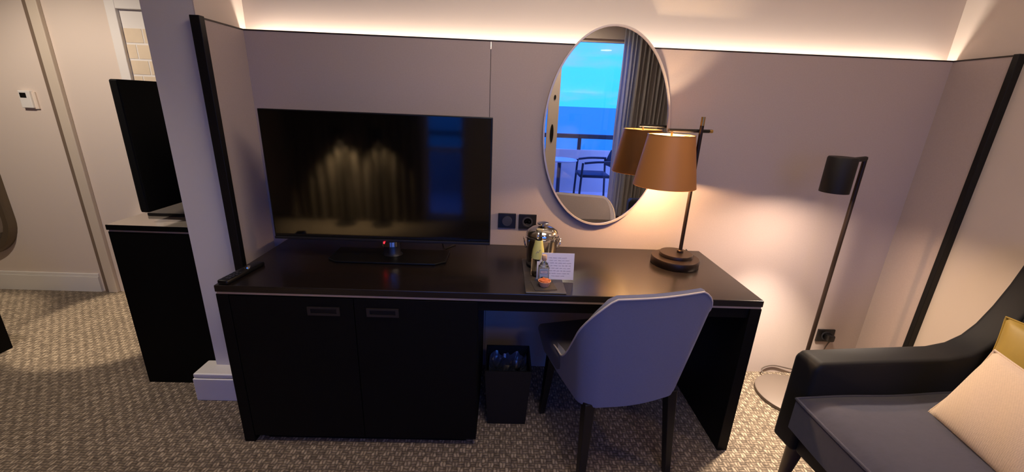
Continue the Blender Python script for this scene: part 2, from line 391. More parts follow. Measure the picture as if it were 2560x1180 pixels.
# bedroom baseboard, door casing
bm = bmesh.new(); box(bm, -4.0, -1.866, 0.782, 0.80, 0.0, 0.118); box(bm, -4.0, -1.866, 0.788, 0.80, 0.118, 0.142, bev=0.003)
struct('baseboard_left', bm, M_white)
struct('trim_7', B(-1.806, -1.742, 0.772, 0.80, 0.0, 2.46, bev=0.004), M_casing)
struct('trim_8', B(-1.838, -1.806, 0.784, 0.80, 0.0, 2.46), M_casingshade)  # flat strip coloured as the shaded edge of the casing
# window wall behind the camera
Y0, Y1 = -3.75, -3.60
HEAD = 2.262
bm = bmesh.new()
for a, b in ((-4.2, 0.13), (0.61, 0.95), (2.68, 3.42)): box(bm, a, b, Y0, Y1, 0, 2.46)
for a, b in ((0.13, 0.61), (0.95, 2.68)): box(bm, a, b, Y0, Y1, HEAD, 2.46)
struct('wall_window', bm, M_wall)
bm = bmesh.new()
for x0, x1 in ((0.95, 0.99), (1.655, 1.80), (2.64, 2.68)): box(bm, x0, x1, -3.70, -3.655, 0.0, HEAD, bev=0.004)
box(bm, 0.95, 2.68, -3.70, -3.655, HEAD-0.035, HEAD); box(bm, 0.95, 2.68, -3.70, -3.655, 0.0, 0.05)
w1 = struct('window_1', bm, M_frame)
for x0, x1 in ((0.99, 1.655), (1.80, 2.64)): link_bm('glass_pane', B(x0, x1, -3.680, -3.674, 0.05, HEAD-0.035), M_glass, w1)['kind'] = 'structure'
bm = bmesh.new(); lathe(bm, [(0.0, 0), (0.03, 0), (0.03, 0.012), (0.0, 0.012)], (0, 0, 0), 24, sx=0.75, sy=4.0)
bmesh.ops.rotate(bm, verts=bm.verts, cent=(0, 0, 0), matrix=Matrix.Rotation(PI/2, 3, 'X')); bmesh.ops.translate(bm, verts=bm.verts, vec=(1.725, -3.642, 1.09))
link_bm('door_pull', bm, M_blackedge, w1)['kind'] = 'structure'
bm = bmesh.new(); lathe(bm, [(0.0, 0), (0.014, 0), (0.014, 0.01), (0.0, 0.01)], (0, 0, 0), 20, sx=1.0, sy=2.2)
bmesh.ops.rotate(bm, verts=bm.verts, cent=(0, 0, 0), matrix=Matrix.Rotation(PI/2, 3, 'X')); bmesh.ops.translate(bm, verts=bm.verts, vec=(1.738, -3.644, 1.55))
link_bm('lock', bm, M_blackedge, w1)['kind'] = 'structure'
bm = bmesh.new()
for x0, x1 in ((0.13, 0.16), (0.57, 0.61)): box(bm, x0, x1, -3.70, -3.655, 0.0, HEAD)
box(bm, 0.13, 0.61, -3.70, -3.655, HEAD-0.035, HEAD); box(bm, 0.13, 0.61, -3.70, -3.655, 0, 0.05); box(bm, 0.13, 0.61, -3.70, -3.655, 0.86, 0.90)
w2 = struct('window_2', bm, M_frame)
link_bm('glass_pane', B(0.16, 0.57, -3.680, -3.674, 0.05, HEAD-0.035), M_glass, w2)['kind'] = 'structure'

# ------------------------------------------------------------------ outside: balcony, sea, hills
struct('balcony_floor', B(-1.0, 5.2, -5.40, -3.75, -0.14, -0.02), M_balc)
struct('balcony_wall', B(-1.0, 5.2, -5.40, -5.30, -0.02, 0.72), M_balc)
t = thing('balcony_railing', 'dark steel handrail on posts above the pale balcony parapet, outside the window', 'railing', (2.4, -5.35, 0.72))
link_bm('handrail', B(-1.0, 5.2, -5.39, -5.31, 0.915, 0.99, bev=0.01), M_rail, t)
for x in (-0.6, 0.9, 2.41, 3.9):
    link_bm('post', B(x-0.03, x+0.03, -5.37, -5.33, 0.72, 0.915), M_rail, t)
def balcony_chair(loc, rot, label):
    t = thing('balcony_chair', label, 'chair', loc, rot, local=True)
    link_bm('seat', B(-0.24, 0.24, -0.23, 0.25, 0.40, 0.45, bev=0.015), M_blueplastic, t, True)
    bm = bmesh.new(); grid(bm, lambda u, v: (-0.24+0.48*u, -0.22-0.10*v - 0.05*(1-(2*u-1)**2), 0.55+0.25*v), 12, 4)
    bmesh.ops.solidify(bm, geom=bm.faces, thickness=0.025); link_bm('backrest', bm, M_blueplastic, t, True)
    for sx in (-1, 1):
        link_bm('armrest', T(smoothpath([(sx*0.26, -0.26, 0.66), (sx*0.28, 0.0, 0.655), (sx*0.27, 0.2, 0.63)]), 0.018), M_blueplastic, t, True)
        link_bm('leg', T([(sx*0.25, 0.22, 0.63), (sx*0.25, 0.24, 0.0)], 0.018), M_blueplastic, t, True)
        link_bm('leg', T([(sx*0.25, -0.24, 0.66), (sx*0.25, -0.28, 0.0)], 0.018), M_blueplastic, t, True)
    return t
balcony_chair((2.55, -4.66, -0.02), PI/2, 'dark blue balcony armchair seen in the oval mirror, right of the round table')
t = thing('balcony_table', 'small round pale balcony table seen at the left of the oval mirror', 'table', (1.98, -4.55, -0.02))
link_bm('tabletop', L([(0, 0), (0.27, 0), (0.28, 0.012), (0.27, 0.024), (0, 0.024)], (1.98, -4.55, 0.62)), M_pale, t, True)
link_bm('pedestal', L([(0.03, 0.0), (0.03, 0.61)], (1.98, -4.55, 0.0)), M_blueplastic, t, True)
link_bm('base', L([(0, 0), (0.22, 0), (0.2, 0.02), (0.03, 0.04)], (1.98, -4.55, -0.02)), M_blueplastic, t, True)
balcony_chair((1.30, -4.85, -0.02), -PI/3, 'dark blue balcony armchair behind the small round table, at the mirror edge')
bm = bmesh.new(); box(bm, -6000, 6000, -6000, -8, -14.2, -14.0)
tag(link_bm('sea', bm, M_sea), kind='structure')
bm = bmesh.new()
prof = [(1500, -14)] + [(1500+i*40, -14+150*math.exp(-((i-22)/14)**2)*(0.85+0.25*random.random())) for i in range(1, 60)] + [(3900, -14)]
prism(bm, prof, 'y', -5600, -5000)
tag(link_bm('hills', bm, M_hill), kind='structure')

# ------------------------------------------------------------------ curtains behind the camera
def curtain(name, x0, x1, y, m, label, folds, amp=0.035, z0=0.02, z1=2.40):
    bm = bmesh.new(); n = folds*10
    grid(bm, lambda u, v: (x0+(x1-x0)*u + 0.006*math.sin(9*v+u*30), y + amp*math.sin(2*PI*folds*u)*(0.75+0.25*v) + 0.012*math.sin(5.3*PI*folds*u*0.5+1), z0+(z1-z0)*v), n, 10)
    bmesh.ops.solidify(bm, geom=bm.faces, thickness=0.004)
    return tag(link_bm(name, bm, m, None, True), label, 'curtain')
curtain('curtain', 2.70, 3.19, -3.42, M_curtain, 'grey pleated curtain right of the balcony door, seen in the oval mirror', 9)
curtain('sheer_curtain', 2.52, 2.76, -3.50, M_sheer, 'pale sheer curtain beside the balcony door glass, seen in the oval mirror', 5, 0.025)
curtain('curtain', -1.45, 0.11, -3.40, M_curtainwarm, 'beige curtain lit by a lamp, reflected in the main television screen', 14, 0.045)

# ------------------------------------------------------------------ desk unit
DT = 0.75; DW = 2.144; DF = -0.595
desk = thing('desk', 'long dark espresso wood desk with built-in two-door cabinet, under the television', 'desk', (1.07, -0.3, 0))
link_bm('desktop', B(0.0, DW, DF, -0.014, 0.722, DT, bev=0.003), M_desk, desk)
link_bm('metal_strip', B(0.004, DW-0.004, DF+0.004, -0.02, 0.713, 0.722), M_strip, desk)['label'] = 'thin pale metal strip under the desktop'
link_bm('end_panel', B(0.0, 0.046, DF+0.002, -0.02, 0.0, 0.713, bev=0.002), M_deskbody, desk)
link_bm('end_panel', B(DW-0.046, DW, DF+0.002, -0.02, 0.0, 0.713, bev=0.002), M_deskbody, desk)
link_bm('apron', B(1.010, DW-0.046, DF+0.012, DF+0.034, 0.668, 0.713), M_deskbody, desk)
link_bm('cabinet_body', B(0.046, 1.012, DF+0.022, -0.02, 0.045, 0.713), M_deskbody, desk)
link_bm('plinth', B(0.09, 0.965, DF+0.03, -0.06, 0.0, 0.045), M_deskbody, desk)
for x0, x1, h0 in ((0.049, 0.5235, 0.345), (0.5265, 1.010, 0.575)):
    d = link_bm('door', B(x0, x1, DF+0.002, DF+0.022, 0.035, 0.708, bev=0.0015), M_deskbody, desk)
    bm = bmesh.new(); a, b, c, z = h0, h0+0.125, 0.634, 0.670
    for q in ((a, b, c, c+0.009), (a, b, z-0.007, z), (a, a+0.012, c+0.009, z-0.007), (b-0.012, b, c+0.009, z-0.007)):
        box(bm, q[0], q[1], DF-0.004, DF+0.003, q[2], q[3])
    link_bm('handle', bm, M_handle, d)['label'] = 'bronze recessed pull'
    link_bm('handle_recess', B(a+0.012, b-0.012, DF+0.0005, DF+0.003, c+0.009, z-0.007), M_blackedge, d)

# ------------------------------------------------------------------ main television
tv = thing('television', 'flat black television standing on the long desk, screen facing the room', 'television', (0.56, -0.24, DT))
link_bm('housing', B(0.10, 1.02, -0.235, -0.19, 0.88, 1.36, bev=0.015), M_tvback, tv, True)
bm = bmesh.new(); box(bm, 0.071, 1.043, -0.262, -0.232, 0.845, 1.396, bev=0.003)
link_bm('frame', bm, M_tvblack, tv)
link_bm('screen', B(0.077, 1.037, -0.2635, -0.2615, 0.858, 1.391), M_screen, tv)
link_bm('bottom_bezel', B(0.071, 1.043, -0.268, -0.240, 0.832, 0.845, bev=0.003), M_tvgrey, tv)
bm = bmesh.new(); prism(bm, [(0.36, -0.335), (0.80, -0.335), (0.845, -0.30), (0.845, -0.15), (0.315, -0.15), (0.315, -0.30)], 'z', DT, DT+0.010); bevel_all(bm, 0.003)
link_bm('stand_base', bm, M_tvblack, tv)
bm = bmesh.new(); lathe(bm, [(0.038, 0.0), (0.030, 0.012), (0.028, 0.10)], (0.585, -0.225, DT+0.009), 24, sx=1.3)
link_bm('stand_neck', bm, M_tvgrey, tv, True)
bm = bmesh.new(); lathe(bm, [(0.0, 0), (0.036, 0.0), (0.036, 0.022), (0.0, 0.022)], (0.585, -0.262, 0.812), 24, sy=0.45)
link_bm('sensor', bm, M_chrome, tv, True)['label'] = 'small chrome receiver under the screen'
link_bm('standby_light', L([(0, 0), (0.0045, 0.001), (0.0045, 0.008), (0, 0.009)], (0.564, -0.272, 0.826), 12), M_red, tv, True)['label'] = 'tiny red glowing standby light'
link_bm('power_cable', T(smoothpath([(0.80, -0.20, 0.86), (0.812, -0.17, 0.80), (0.815, -0.12, 0.757), (0.86, -0.04, 0.755)]), 0.0028, 8), M_cable, tv, True)

# remote control on the desk's left edge
rm = thing('remote_control', 'black remote control lying at the left front corner of the long desk', 'remote control', (0.045, -0.485, DT), math.radians(-8), local=True)
link_bm('body', B(-0.022, 0.022, -0.105, 0.105, 0.0, 0.018, bev=0.006, seg=3), M_tvblack, rm, True)
link_bm('button', L([(0, 0), (0.013, 0), (0.012, 0.004), (0, 0.004)], (0, 0.03, 0.018), 20), M_steel, rm, True)['label'] = 'silver round button'
bm = bmesh.new()
for i in range(3):
    for j in range(4): box(bm, -0.015+i*0.012, -0.009+i*0.012, -0.085+j*0.018, -0.075+j*0.018, 0.0175, 0.0195)
link_bm('keypad', bm, M_socketin, rm)

# ------------------------------------------------------------------ oval mirror, switch plates
mr = thing('oval_mirror', 'tall oval wall mirror with a thin pale gold frame above the desk', 'mirror', (1.58, -0.012, 1.343))
bm = bmesh.new(); MX, MZ, MA, MB_ = 1.580, 1.343, 0.296, 0.460
a = [bm.verts.new(p) for p in ellipse(MX, MZ, MA, MB_, -0.020)]; b = [bm.verts.new(p) for p in ellipse(MX, MZ, MA, MB_, -0.001)]
bm.faces.new(a); bm.faces.new(b)
for i in range(96): bm.faces.new((a[i], a[(i+1) % 96], b[(i+1) % 96], b[i]))
link_bm('mirror_glass', bm, M_mirror, mr)
bm = bmesh.new(); rings = [ellipse(MX, MZ, MA+da, MB_+da, y) for da, y in ((-0.002, -0.021), (-0.001, -0.027), (0.007, -0.027), (0.008, -0.001), (0.001, -0.001))]
R_ = [[bm.verts.new(p) for p in r] for r in rings]
for k in range(5):
    for i in range(96):
        bm.faces.new((R_[k][i], R_[k][(i+1) % 96], R_[(k+1) % 5][(i+1) % 96], R_[(k+1) % 5][i]))
link_bm('frame', bm, M_mirrorframe, mr, True)
def wall_plate(name, label, cat, x, z, w, h, kind):
    t = thing(name, label, cat, (x, 0.0, z))
    link_bm('plate', B(x-w/2, x+w/2, -0.010, 0.0, z-h/2, z+h/2, bev=0.002), M_socket, t)
    def disc(prof, m, nm):
        bm = bmesh.new(); lathe(bm, prof, (0, 0, 0), 32); bmesh.ops.rotate(bm, verts=bm.verts, cent=(0, 0, 0), matrix=Matrix.Rotation(PI/2, 3, 'X'))
        bmesh.ops.translate(bm, verts=bm.verts, vec=(x, -0.009, z)); return link_bm(nm, bm, m, t, True)
    if kind == 'knob': disc([(0, 0), (0.026, 0), (0.025, 0.012), (0, 0.013)], M_socketin, 'dial')
    else:
        disc([(0.019, 0.001), (0.020, 0.004), (0.027, 0.004), (0.027, 0.0)], M_socketin, 'socket_ring')
        for sx in (-0.008, 0.008):
            bm = bmesh.new(); lathe(bm, [(0, 0), (0.003, 0), (0.003, 0.0025), (0, 0.0025)], (0, 0, 0), 12); bmesh.ops.rotate(bm, verts=bm.verts, cent=(0, 0, 0), matrix=Matrix.Rotation(PI/2, 3, 'X'))
            bmesh.ops.translate(bm, verts=bm.verts, vec=(x+sx, -0.0095, z)); link_bm('pin_hole', bm, M_steel, t)
    return t
wall_plate('dimmer_switch', 'square black wall plate with a round dial, nearer the television', 'switch', 1.121, 0.879, 0.091, 0.077, 'knob')
wall_plate('wall_socket', 'square black wall socket beside the dial plate, above the ice bucket', 'socket', 1.227, 0.877, 0.091, 0.077, 'socket')
ws = wall_plate('wall_socket', 'black wall socket low on the wall behind the floor lamp, with a plug in it', 'socket', 2.972, 0.258, 0.098, 0.076, 'socket')

# ------------------------------------------------------------------ tray and refreshments
tr = tag(link_bm('slate_tray', bevel_all(B(1.196, 1.356, -0.590, -0.225, DT, DT+0.007), 0.002), M_slate), 'grey slate tray at the desk front edge under the ice bucket and bottles', 'tray')
TZ = DT+0.007
nk = bmesh.new(); box(nk, -0.045, 0.045, -0.045, 0.045, 0, 0.0022); bmesh.ops.rotate(nk, verts=nk.verts, cent=(0, 0, 0), matrix=Matrix.Rotation(math.radians(8), 3, 'Z')); bmesh.ops.translate(nk, verts=nk.verts, vec=(1.272, -0.525, TZ))
tag(link_bm('paper_napkin', nk, M_napkin), 'square charcoal paper napkin on the slate tray under the peach cup', 'napkin')
ib = thing('ice_bucket', 'shiny steel ice bucket with domed lid at the back of the slate tray', 'ice bucket', (1.277, -0.300, TZ))
c = (1.277, -0.300, TZ)
link_bm('bucket', L([(0, 0), (0.060, 0), (0.064, 0.006), (0.070, 0.135), (0.072, 0.140), (0.070, 0.145), (0, 0.145)], c, 56), M_steel, ib, True)
link_bm('rim_band', L([(0.0705, 0.130), (0.0745, 0.132), (0.0745, 0.142), (0.0705, 0.144)], c, 56), M_chrome, ib, True)
ld = link_bm('lid', L([(0.071, 0.145), (0.072, 0.150), (0.066, 0.166), (0.045, 0.180), (0.018, 0.187), (0, 0.188)], c, 56), M_steel, ib, True)
link_bm('lid_knob', L([(0.008, 0.186), (0.008, 0.192), (0.026, 0.196), (0.026, 0.201), (0, 0.204)], c, 32), M_steel, ld, True)
for s in (-1, 1):
    link_bm('ring_handle', T([(c[0]+s*(0.073+0.012*math.sin(q)*0.5+0.004), c[1]+0.022*math.cos(q), c[2]+0.108+0.022*math.sin(q)) for q in [2*PI*i/24 for i in range(24)]], 0.003, 8, True), M_chrome, ib, True)
link_bm('base_ring', L([(0.060, 0.0), (0.0655, 0.002), (0.0655, 0.010), (0.062, 0.012)], c, 48), M_blackedge, ib, True)
# tonic bottle
c = (1.252, -0.420, TZ)
tb = thing('tonic_bottle', 'small clear tonic bottle with a yellow label in front of the ice bucket', 'bottle', c)
link_bm('glass_body', L([(0, 0), (0.024, 0), (0.027, 0.006), (0.027, 0.085), (0.024, 0.115), (0.014, 0.160), (0.0115, 0.185), (0.0115, 0.197), (0, 0.197)], c, 40), M_clear, tb, True)
link_bm('label', L([(0.0277, 0.082), (0.0247, 0.115), (0.0148, 0.160), (0.0145, 0.161)], c, 40, close=False), M_tonic, tb, True)['label'] = 'yellow paper label'
link_bm('label_script', T(smoothpath([(1.240, -0.4475, TZ+0.108), (1.246, -0.4462, TZ+0.118), (1.250, -0.4462, TZ+0.112), (1.256, -0.4452, TZ+0.124), (1.262, -0.4432, TZ+0.122)]), 0.0007, 5), M_ink, tb)
link_bm('cap', L([(0.0128, 0.196), (0.0138, 0.198), (0.013, 0.207), (0, 0.208)], c, 24), M_cap, tb, True)
# handwritten card leaning against the bottle
cd = thing('greeting_card', 'white handwritten note card standing upright beside the gin miniature', 'card', (1.325, -0.455, TZ), local=True)
tilt = math.radians(10)
def cardpt(u, v, d=0.0): return (-0.078+0.156*u, -0.005+0.113*v*math.sin(tilt) - d, 0.113*v*math.cos(tilt))
bm = bmesh.new(); pts = [cardpt(0, 0), cardpt(1, 0), cardpt(1, 1), cardpt(0, 1)]
fv = [bm.verts.new(p) for p in pts]; bv = [bm.verts.new((p[0], p[1]+0.0012, p[2])) for p in pts]
bm.faces.new(fv); bm.faces.new(bv)
for i in range(4): bm.faces.new((fv[i], fv[(i+1) % 4], bv[(i+1) % 4], bv[i]))
link_bm('card', bm, M_card, cd)
bm = bmesh.new()
for row, (u0, u1) in enumerate(((0.30, 0.74), (0.32, 0.88), (0.10, 0.93), (0.10, 0.90), (0.10, 0.88), (0.34, 0.86), (0.30, 0.90), (0.40, 0.72))):
    v = 0.82 - row*0.098; u = u0
    while u < u1:
        wl = random.uniform(0.05, 0.13); n = int(wl*90)+3
        tube(bm, [cardpt(u+wl*i/n, v+0.016*math.sin(i*2.3+row)+random.uniform(-0.008, 0.008), 0.0004) for i in range(n+1)], 0.00045, 4)
        u += wl+0.03
link_bm('handwriting', bm, M_ink, cd)
# gin miniature
c = (1.273, -0.482, TZ)
gb = thing('gin_miniature', 'miniature square gin bottle with cork stopper and blue label, in front of the card', 'bottle', c)
bm = bmesh.new(); box(bm, c[0]-0.022, c[0]+0.022, c[1]-0.015, c[1]+0.015, TZ+0.0003, TZ+0.070, bev=0.006, seg=3)
link_bm('glass_body', bm, M_clear, gb, True)
link_bm('shoulder', L([(0.0195, 0.067), (0.016, 0.080), (0.0075, 0.090), (0.0075, 0.098), (0, 0.098)], c, 28, sy=0.75), M_clear, gb, True)
link_bm('stopper', L([(0.0078, 0.094), (0.0105, 0.097), (0.0105, 0.114), (0.009, 0.117), (0, 0.117)], c, 24), M_cork, gb, True)['label'] = 'beige cork stopper'
lb = link_bm('front_label', B(c[0]-0.018, c[0]+0.018, c[1]-0.0158, c[1]-0.0152, TZ+0.008, TZ+0.062), M_bluelabel, gb)
link_bm('label_plate', B(c[0]-0.014, c[0]+0.014, c[1]-0.0163, c[1]-0.0158, TZ+0.042, TZ+0.055), M_whitelabel, lb)
bm = bmesh.new()
for q in ((-0.0145, 0.0145, 0.0535, 0.0552), (-0.0145, 0.0145, 0.0418, 0.0430), (-0.0145, -0.0133, 0.042, 0.055), (0.0133, 0.0145, 0.042, 0.055)): box(bm, c[0]+q[0], c[0]+q[1], c[1]-0.0166, c[1]-0.0163, TZ+q[2], TZ+q[3])
for i in range(5): box(bm, c[0]-0.010+i*0.0044, c[0]-0.0075+i*0.0044, c[1]-0.0166, c[1]-0.0163, TZ+0.046, TZ+0.051)
link_bm('label_border', bm, M_navy, lb)
bm = bmesh.new(); prism(bm, [(c[0]-0.015, TZ+0.010), (c[0]+0.004, TZ+0.010), (c[0]+0.002, TZ+0.022), (c[0]-0.006, TZ+0.028), (c[0]-0.013, TZ+0.024)], 'y', c[1]-0.0163, c[1]-0.0158)
link_bm('label_motif', bm, M_navy, lb)
# peach cup
c = (1.274, -0.532, TZ+0.0022)
cu = thing('small_cup', 'little peach cup with orange filling on the charcoal napkin', 'cup', c)
link_bm('cup', L([(0, 0), (0.017, 0), (0.020, 0.004), (0.0265, 0.024), (0.0250, 0.0245), (0.0235, 0.020), (0, 0.020)], c, 40), M_peach, cu, True)
bm = bmesh.new(); lathe(bm, [(0.0238, 0.0195), (0.020, 0.027), (0.010, 0.0265), (0, 0.025)], c, 40)
for v in bm.verts: v.co.z += 0.003*math.sin(v.co.x*330)*math.cos(v.co.y*300)
link_bm('filling', bm, M_orange, cu, True)

# ------------------------------------------------------------------ desk lamp
dl = thing('desk_lamp', 'lit table lamp with copper drum shade on a dark cross-bar stand, on the desk', 'lamp', (1.935, -0.205, DT))
c = (1.932, -0.212, DT)
bs = link_bm('base', L([(0, 0), (0.108, 0), (0.110, 0.003), (0.110, 0.032), (0.107, 0.036), (0, 0.036)], c, 64), M_bronze, dl, True)
link_bm('base_disc', L([(0, 0.036), (0.076, 0.036), (0.076, 0.050), (0.074, 0.053), (0, 0.053)], (c[0]+0.006, c[1]+0.012, DT), 64), M_bronze, bs, True)
px, py = 1.958, -0.198
link_bm('pole', T([(px, py, DT+0.05), (px, py, 1.395)], 0.0085, 16), M_bronze, dl, True)
link_bm('pole_collar', L([(0.015, 0), (0.015, 0.012), (0.010, 0.016)], (px, py, DT+0.052), 24), M_bronze, dl, True)
link_bm('pole_tip', T([(px, py, 1.393), (px, py, 1.432)], 0.0085, 16), M_brass, dl, True)['label'] = 'brass tip of the pole'
SX, SY = 1.822, -0.218
av = Vector((px-SX, py+0.014-SY, 0)).normalized()
a0 = Vector((px, py+0.014, 1.371))
link_bm('cross_arm', T([a0+av*0.050, Vector((SX, SY, 1.371)) - av*0.018], 0.0075, 14), M_lampblack, dl, True)
link_bm('arm_tip', T([a0+av*0.048, a0+av*0.066], 0.0075, 14), M_brass, dl, True)['label'] = 'brass tip of the cross arm'
link_bm('drop_rod', T([(SX, SY, 1.371), (SX, SY, 1.21)], 0.005, 10), M_brass, dl, True)
ZT, ZB, RT, RB = 1.352, 1.128, 0.099, 0.137
sh = link_bm('lamp_shade', L([(RB, ZB), (RT, ZT)], (SX, SY, 0), 72, close=False), M_shade, dl, True)
sh['label'] = 'copper coloured tapered drum shade'
link_bm('shade_lining', L([(RB-0.0015, ZB+0.001), (RT-0.0015, ZT-0.001)], (SX, SY, 0), 72, close=False), M_shadein, sh, True)
bm = bmesh.new(); tube(bm, [(SX+RT*math.cos(q), SY+RT*math.sin(q), ZT) for q in [2*PI*i/64 for i in range(64)]], 0.0018, 6, True)
for q in (0.3, 0.3+2*PI/3, 0.3+4*PI/3): tube(bm, [(SX, SY, ZT-0.012), (SX+RT*math.cos(q), SY+RT*math.sin(q), ZT-0.002)], 0.0015, 6)
link_bm('shade_spider', bm, M_brass, sh)
link_bm('bulb_holder', L([(0, 0.0), (0.006, 0.0), (0.006, 0.06), (0, 0.06)], (SX, SY, 1.164), 16), M_brass, dl, True)
link_bm('bulb', L([(0, 0.0), (0.007, 0.002), (0.011, 0.008), (0.011, 0.014), (0.008, 0.021), (0, 0.022)], (SX, SY, 1.142), 24), M_bulb, dl, True)['label'] = 'glowing warm bulb'
light('desk_lamp_uplight', 'SPOT', (SX+0.012, SY+0.012, 1.235), 9.0, (1.0, 0.74, 0.48), (PI-0.12, 0, 0), spot_size=math.radians(80), spot_blend=0.6, shadow_soft_size=0.012)
link_bm('power_cable', T(smoothpath([(2.030, -0.185, DT+0.022), (2.045, -0.15, DT+0.020), (2.062, -0.12, DT+0.006), (2.070, -0.06, DT+0.004), (2.075, -0.012, DT+0.004)]), 0.003, 8), M_cable, dl, True)

# ------------------------------------------------------------------ floor lamp
fl = thing('floor_lamp', 'slim dark reading floor lamp with cylinder head and round disc base, by the armchair', 'lamp', (2.70, -0.20, 0))
link_bm('base', L([(0, 0), (0.172, 0), (0.175, 0.004), (0.175, 0.020), (0.170, 0.024), (0, 0.024)], (2.690, -0.222, 0), 64), mat('taupe_lamp_base', (112, 100, 92), 0.6, metal=0.2), fl, True)
fx, fy = 2.724, -0.200
link_bm('pole', T([(fx, fy, 0.02), (fx, fy, 1.289)], 0.0095, 14), M_bronze, fl, True)
hx, hy = 2.499, -0.350
hd = link_bm('lamp_head', L([(0.042, 1.185), (0.048, 1.180), (0.051, 1.150), (0.054, 1.150), (0.054, 1.292), (0.051, 1.298), (0, 1.298)], (hx, hy, 0), 48, close=False), M_lampblack, fl, True)
link_bm('reflector', L([(0.047, 1.179), (0.018, 1.198), (0, 1.200)], (hx, hy, 0), 36, close=False), M_plasticwhite, hd, True)
link_bm('head_bracket', T([(hx+0.03, hy+0.022, 1.280), (fx, fy, 1.280)], 0.011, 12), M_lampblack, fl, True)
link_bm('power_cable', T(smoothpath([(2.64, -0.045, 0.020), (2.65, -0.016, 0.035), (2.72, -0.008, 0.05), (2.86, -0.014, 0.03), (2.95, -0.02, 0.08), (2.978, -0.025, 0.20), (2.978, -0.045, 0.250)]), 0.0032, 8), M_greycable, fl, True)
link_bm('plug', B(2.958, 2.998, -0.050, -0.008, 0.238, 0.278, bev=0.008), M_socket, fl, True)
light('floor_lamp_light', 'AREA', (hx, hy, 1.174), 6.0, (1.0, 0.78, 0.58), shape='DISK', size=0.07)
light('floor_lamp_light', 'SPOT', (hx, hy, 1.160), 95.0, (1.0, 0.82, 0.64), (0, 0, 0), spot_size=math.radians(72), spot_blend=0.7, shadow_soft_size=0.03)

# ------------------------------------------------------------------ dining chair at the desk
CH = thing('desk_chair', 'grey upholstered chair with curved back and black legs, pushed under the desk', 'chair', (1.568, -0.535, 0), math.radians(14), local=True)
def plan(s, zf):
    """outer plan outline; s -1 (front left) .. 0 (middle of back) .. 1 (front right); zf 0 bottom .. 1 top"""
    hw = 0.210 + 0.066*min(zf, 1); yb = -0.235 - 0.062*zf; yf = 0.20; rc = 0.085
    a = abs(s); sg = 1 if s >= 0 else -1
    l1 = hw-rc; l2 = rc*PI/2; l3 = yf-(yb+rc); tot = l1+l2+l3; d = a*tot
    if d < l1: x, y = d, yb + 0.012*(d/l1)**2
    elif d < l1+l2:
        q = (d-l1)/rc; x, y = l1+rc*math.sin(q), yb+rc-rc*math.cos(q) + 0.012*math.cos(q)
    else: x, y = hw, yb+rc+(d-l1-l2)
    if y > -0.05: x -= 0.015*((y+0.05)/0.285)**2
    return sg*x, y
def topz(s):
    x, y = plan(s, 0.8); hw = 0.263; rc = 0.085; l1 = hw-rc
    d = abs(s)*(l1 + rc*PI/2 + 0.20+0.285-rc); t = min(max((d-l1*0.90)/0.31, 0), 1)
    t = t*t*(3-2*t)*0.6 + t*0.4
    return 0.858 + 0.012*abs(s) - 0.385*t - 0.03*max(0, (y-0.0))/0.20
def botz(s):
    x, y = plan(s, 0); return 0.385 - 0.045*min(max((y+0.2)/0.4, 0), 1)
def shell_outer(u, v):
    s = 2*u-1; zb, zt = botz(s), topz(s); z = zb+(zt-zb)*v; zf = (z-0.36)/0.5
    x, y = plan(s, max(0, zf)); return Vector((x, y, z))
def shell_inner(u, v):
    p = shell_outer(u, v); th = 0.034
    s = 2*u-1; q = plan(s-0.01, 0.5); r = plan(s+0.01, 0.5); d = Vector((r[0]-q[0], r[1]-q[1], 0)).normalized(); n = Vector((-d.y, d.x, 0))
    return p + n*th
bm = bmesh.new(); NU, NV = 72, 14
O_ = grid(bm, shell_outer, NU, NV); I_ = grid(bm, shell_inner, NU, NV)
top = []
for i in range(NU+1):
    m_ = (O_[i][NV].co+I_[i][NV].co)/2 + Vector((0, 0, 0.013)); top.append(bm.verts.new(m_))
for i in range(NU):
    bm.faces.new((O_[i][NV], O_[i+1][NV], top[i+1], top[i])); bm.faces.new((top[i], top[i+1], I_[i+1][NV], I_[i][NV]))
    bm.faces.new((O_[i][0], I_[i][0], I_[i+1][0], O_[i+1][0]))
for e_ in (0, NU):
    for j in range(NV): bm.faces.new((O_[e_][j], O_[e_][j+1], I_[e_][j+1], I_[e_][j]))
    bm.faces.new((O_[e_][NV], top[e_], I_[e_][NV]))
link_bm('backrest', bm, M_chair, CH, True)
link_bm('piping', T([shell_outer(i/NU, 1.0)+Vector((0, 0, 0.005)) for i in range(NU+1)], 0.0035, 8), M_piping, CH, True)
bm = bmesh.new(); box(bm, -0.246, 0.246, -0.02, 0.262, 0.345, 0.486, bev=0.028, seg=4)
for v in bm.verts:
    k_ = (0.486-v.co.z)/0.141; v.co.x *= 1-0.14*k_; v.co.y -= 0.05*k_*max(0, v.co.y)/0.262
    v.co.x *= 1 - 0.06*max(0, 0.1-v.co.y)/0.12
box(bm, -0.19, 0.19, -0.215, 0.0, 0.365, 0.480, bev=0.02, seg=3)
link_bm('seat', bm, M_seat, CH, True)['label'] = 'darker grey seat pad'
for sx, sy, tx, ty in ((-0.178, -0.196, -0.197, -0.236), (0.178, -0.196, 0.200, -0.236), (-0.178, 0.185, -0.20, 0.215), (0.178, 0.185, 0.20, 0.215)):
    bm = bmesh.new(); zt = 0.398 if sy < 0 else 0.37
    A = [bm.verts.new((sx+dx*0.021, sy+dy*0.021, zt)) for dx, dy in ((-1, -1), (1, -1), (1, 1), (-1, 1))]
    Bq = [bm.verts.new((tx+dx*0.013, ty+dy*0.013, 0.0)) for dx, dy in ((-1, -1), (1, -1), (1, 1), (-1, 1))]
    bm.faces.new(A); bm.faces.new(Bq)
    for i in range(4): bm.faces.new((A[i], A[(i+1) % 4], Bq[(i+1) % 4], Bq[i]))
    bevel_all(bm, 0.003, 2); link_bm('leg', bm, M_leg, CH)

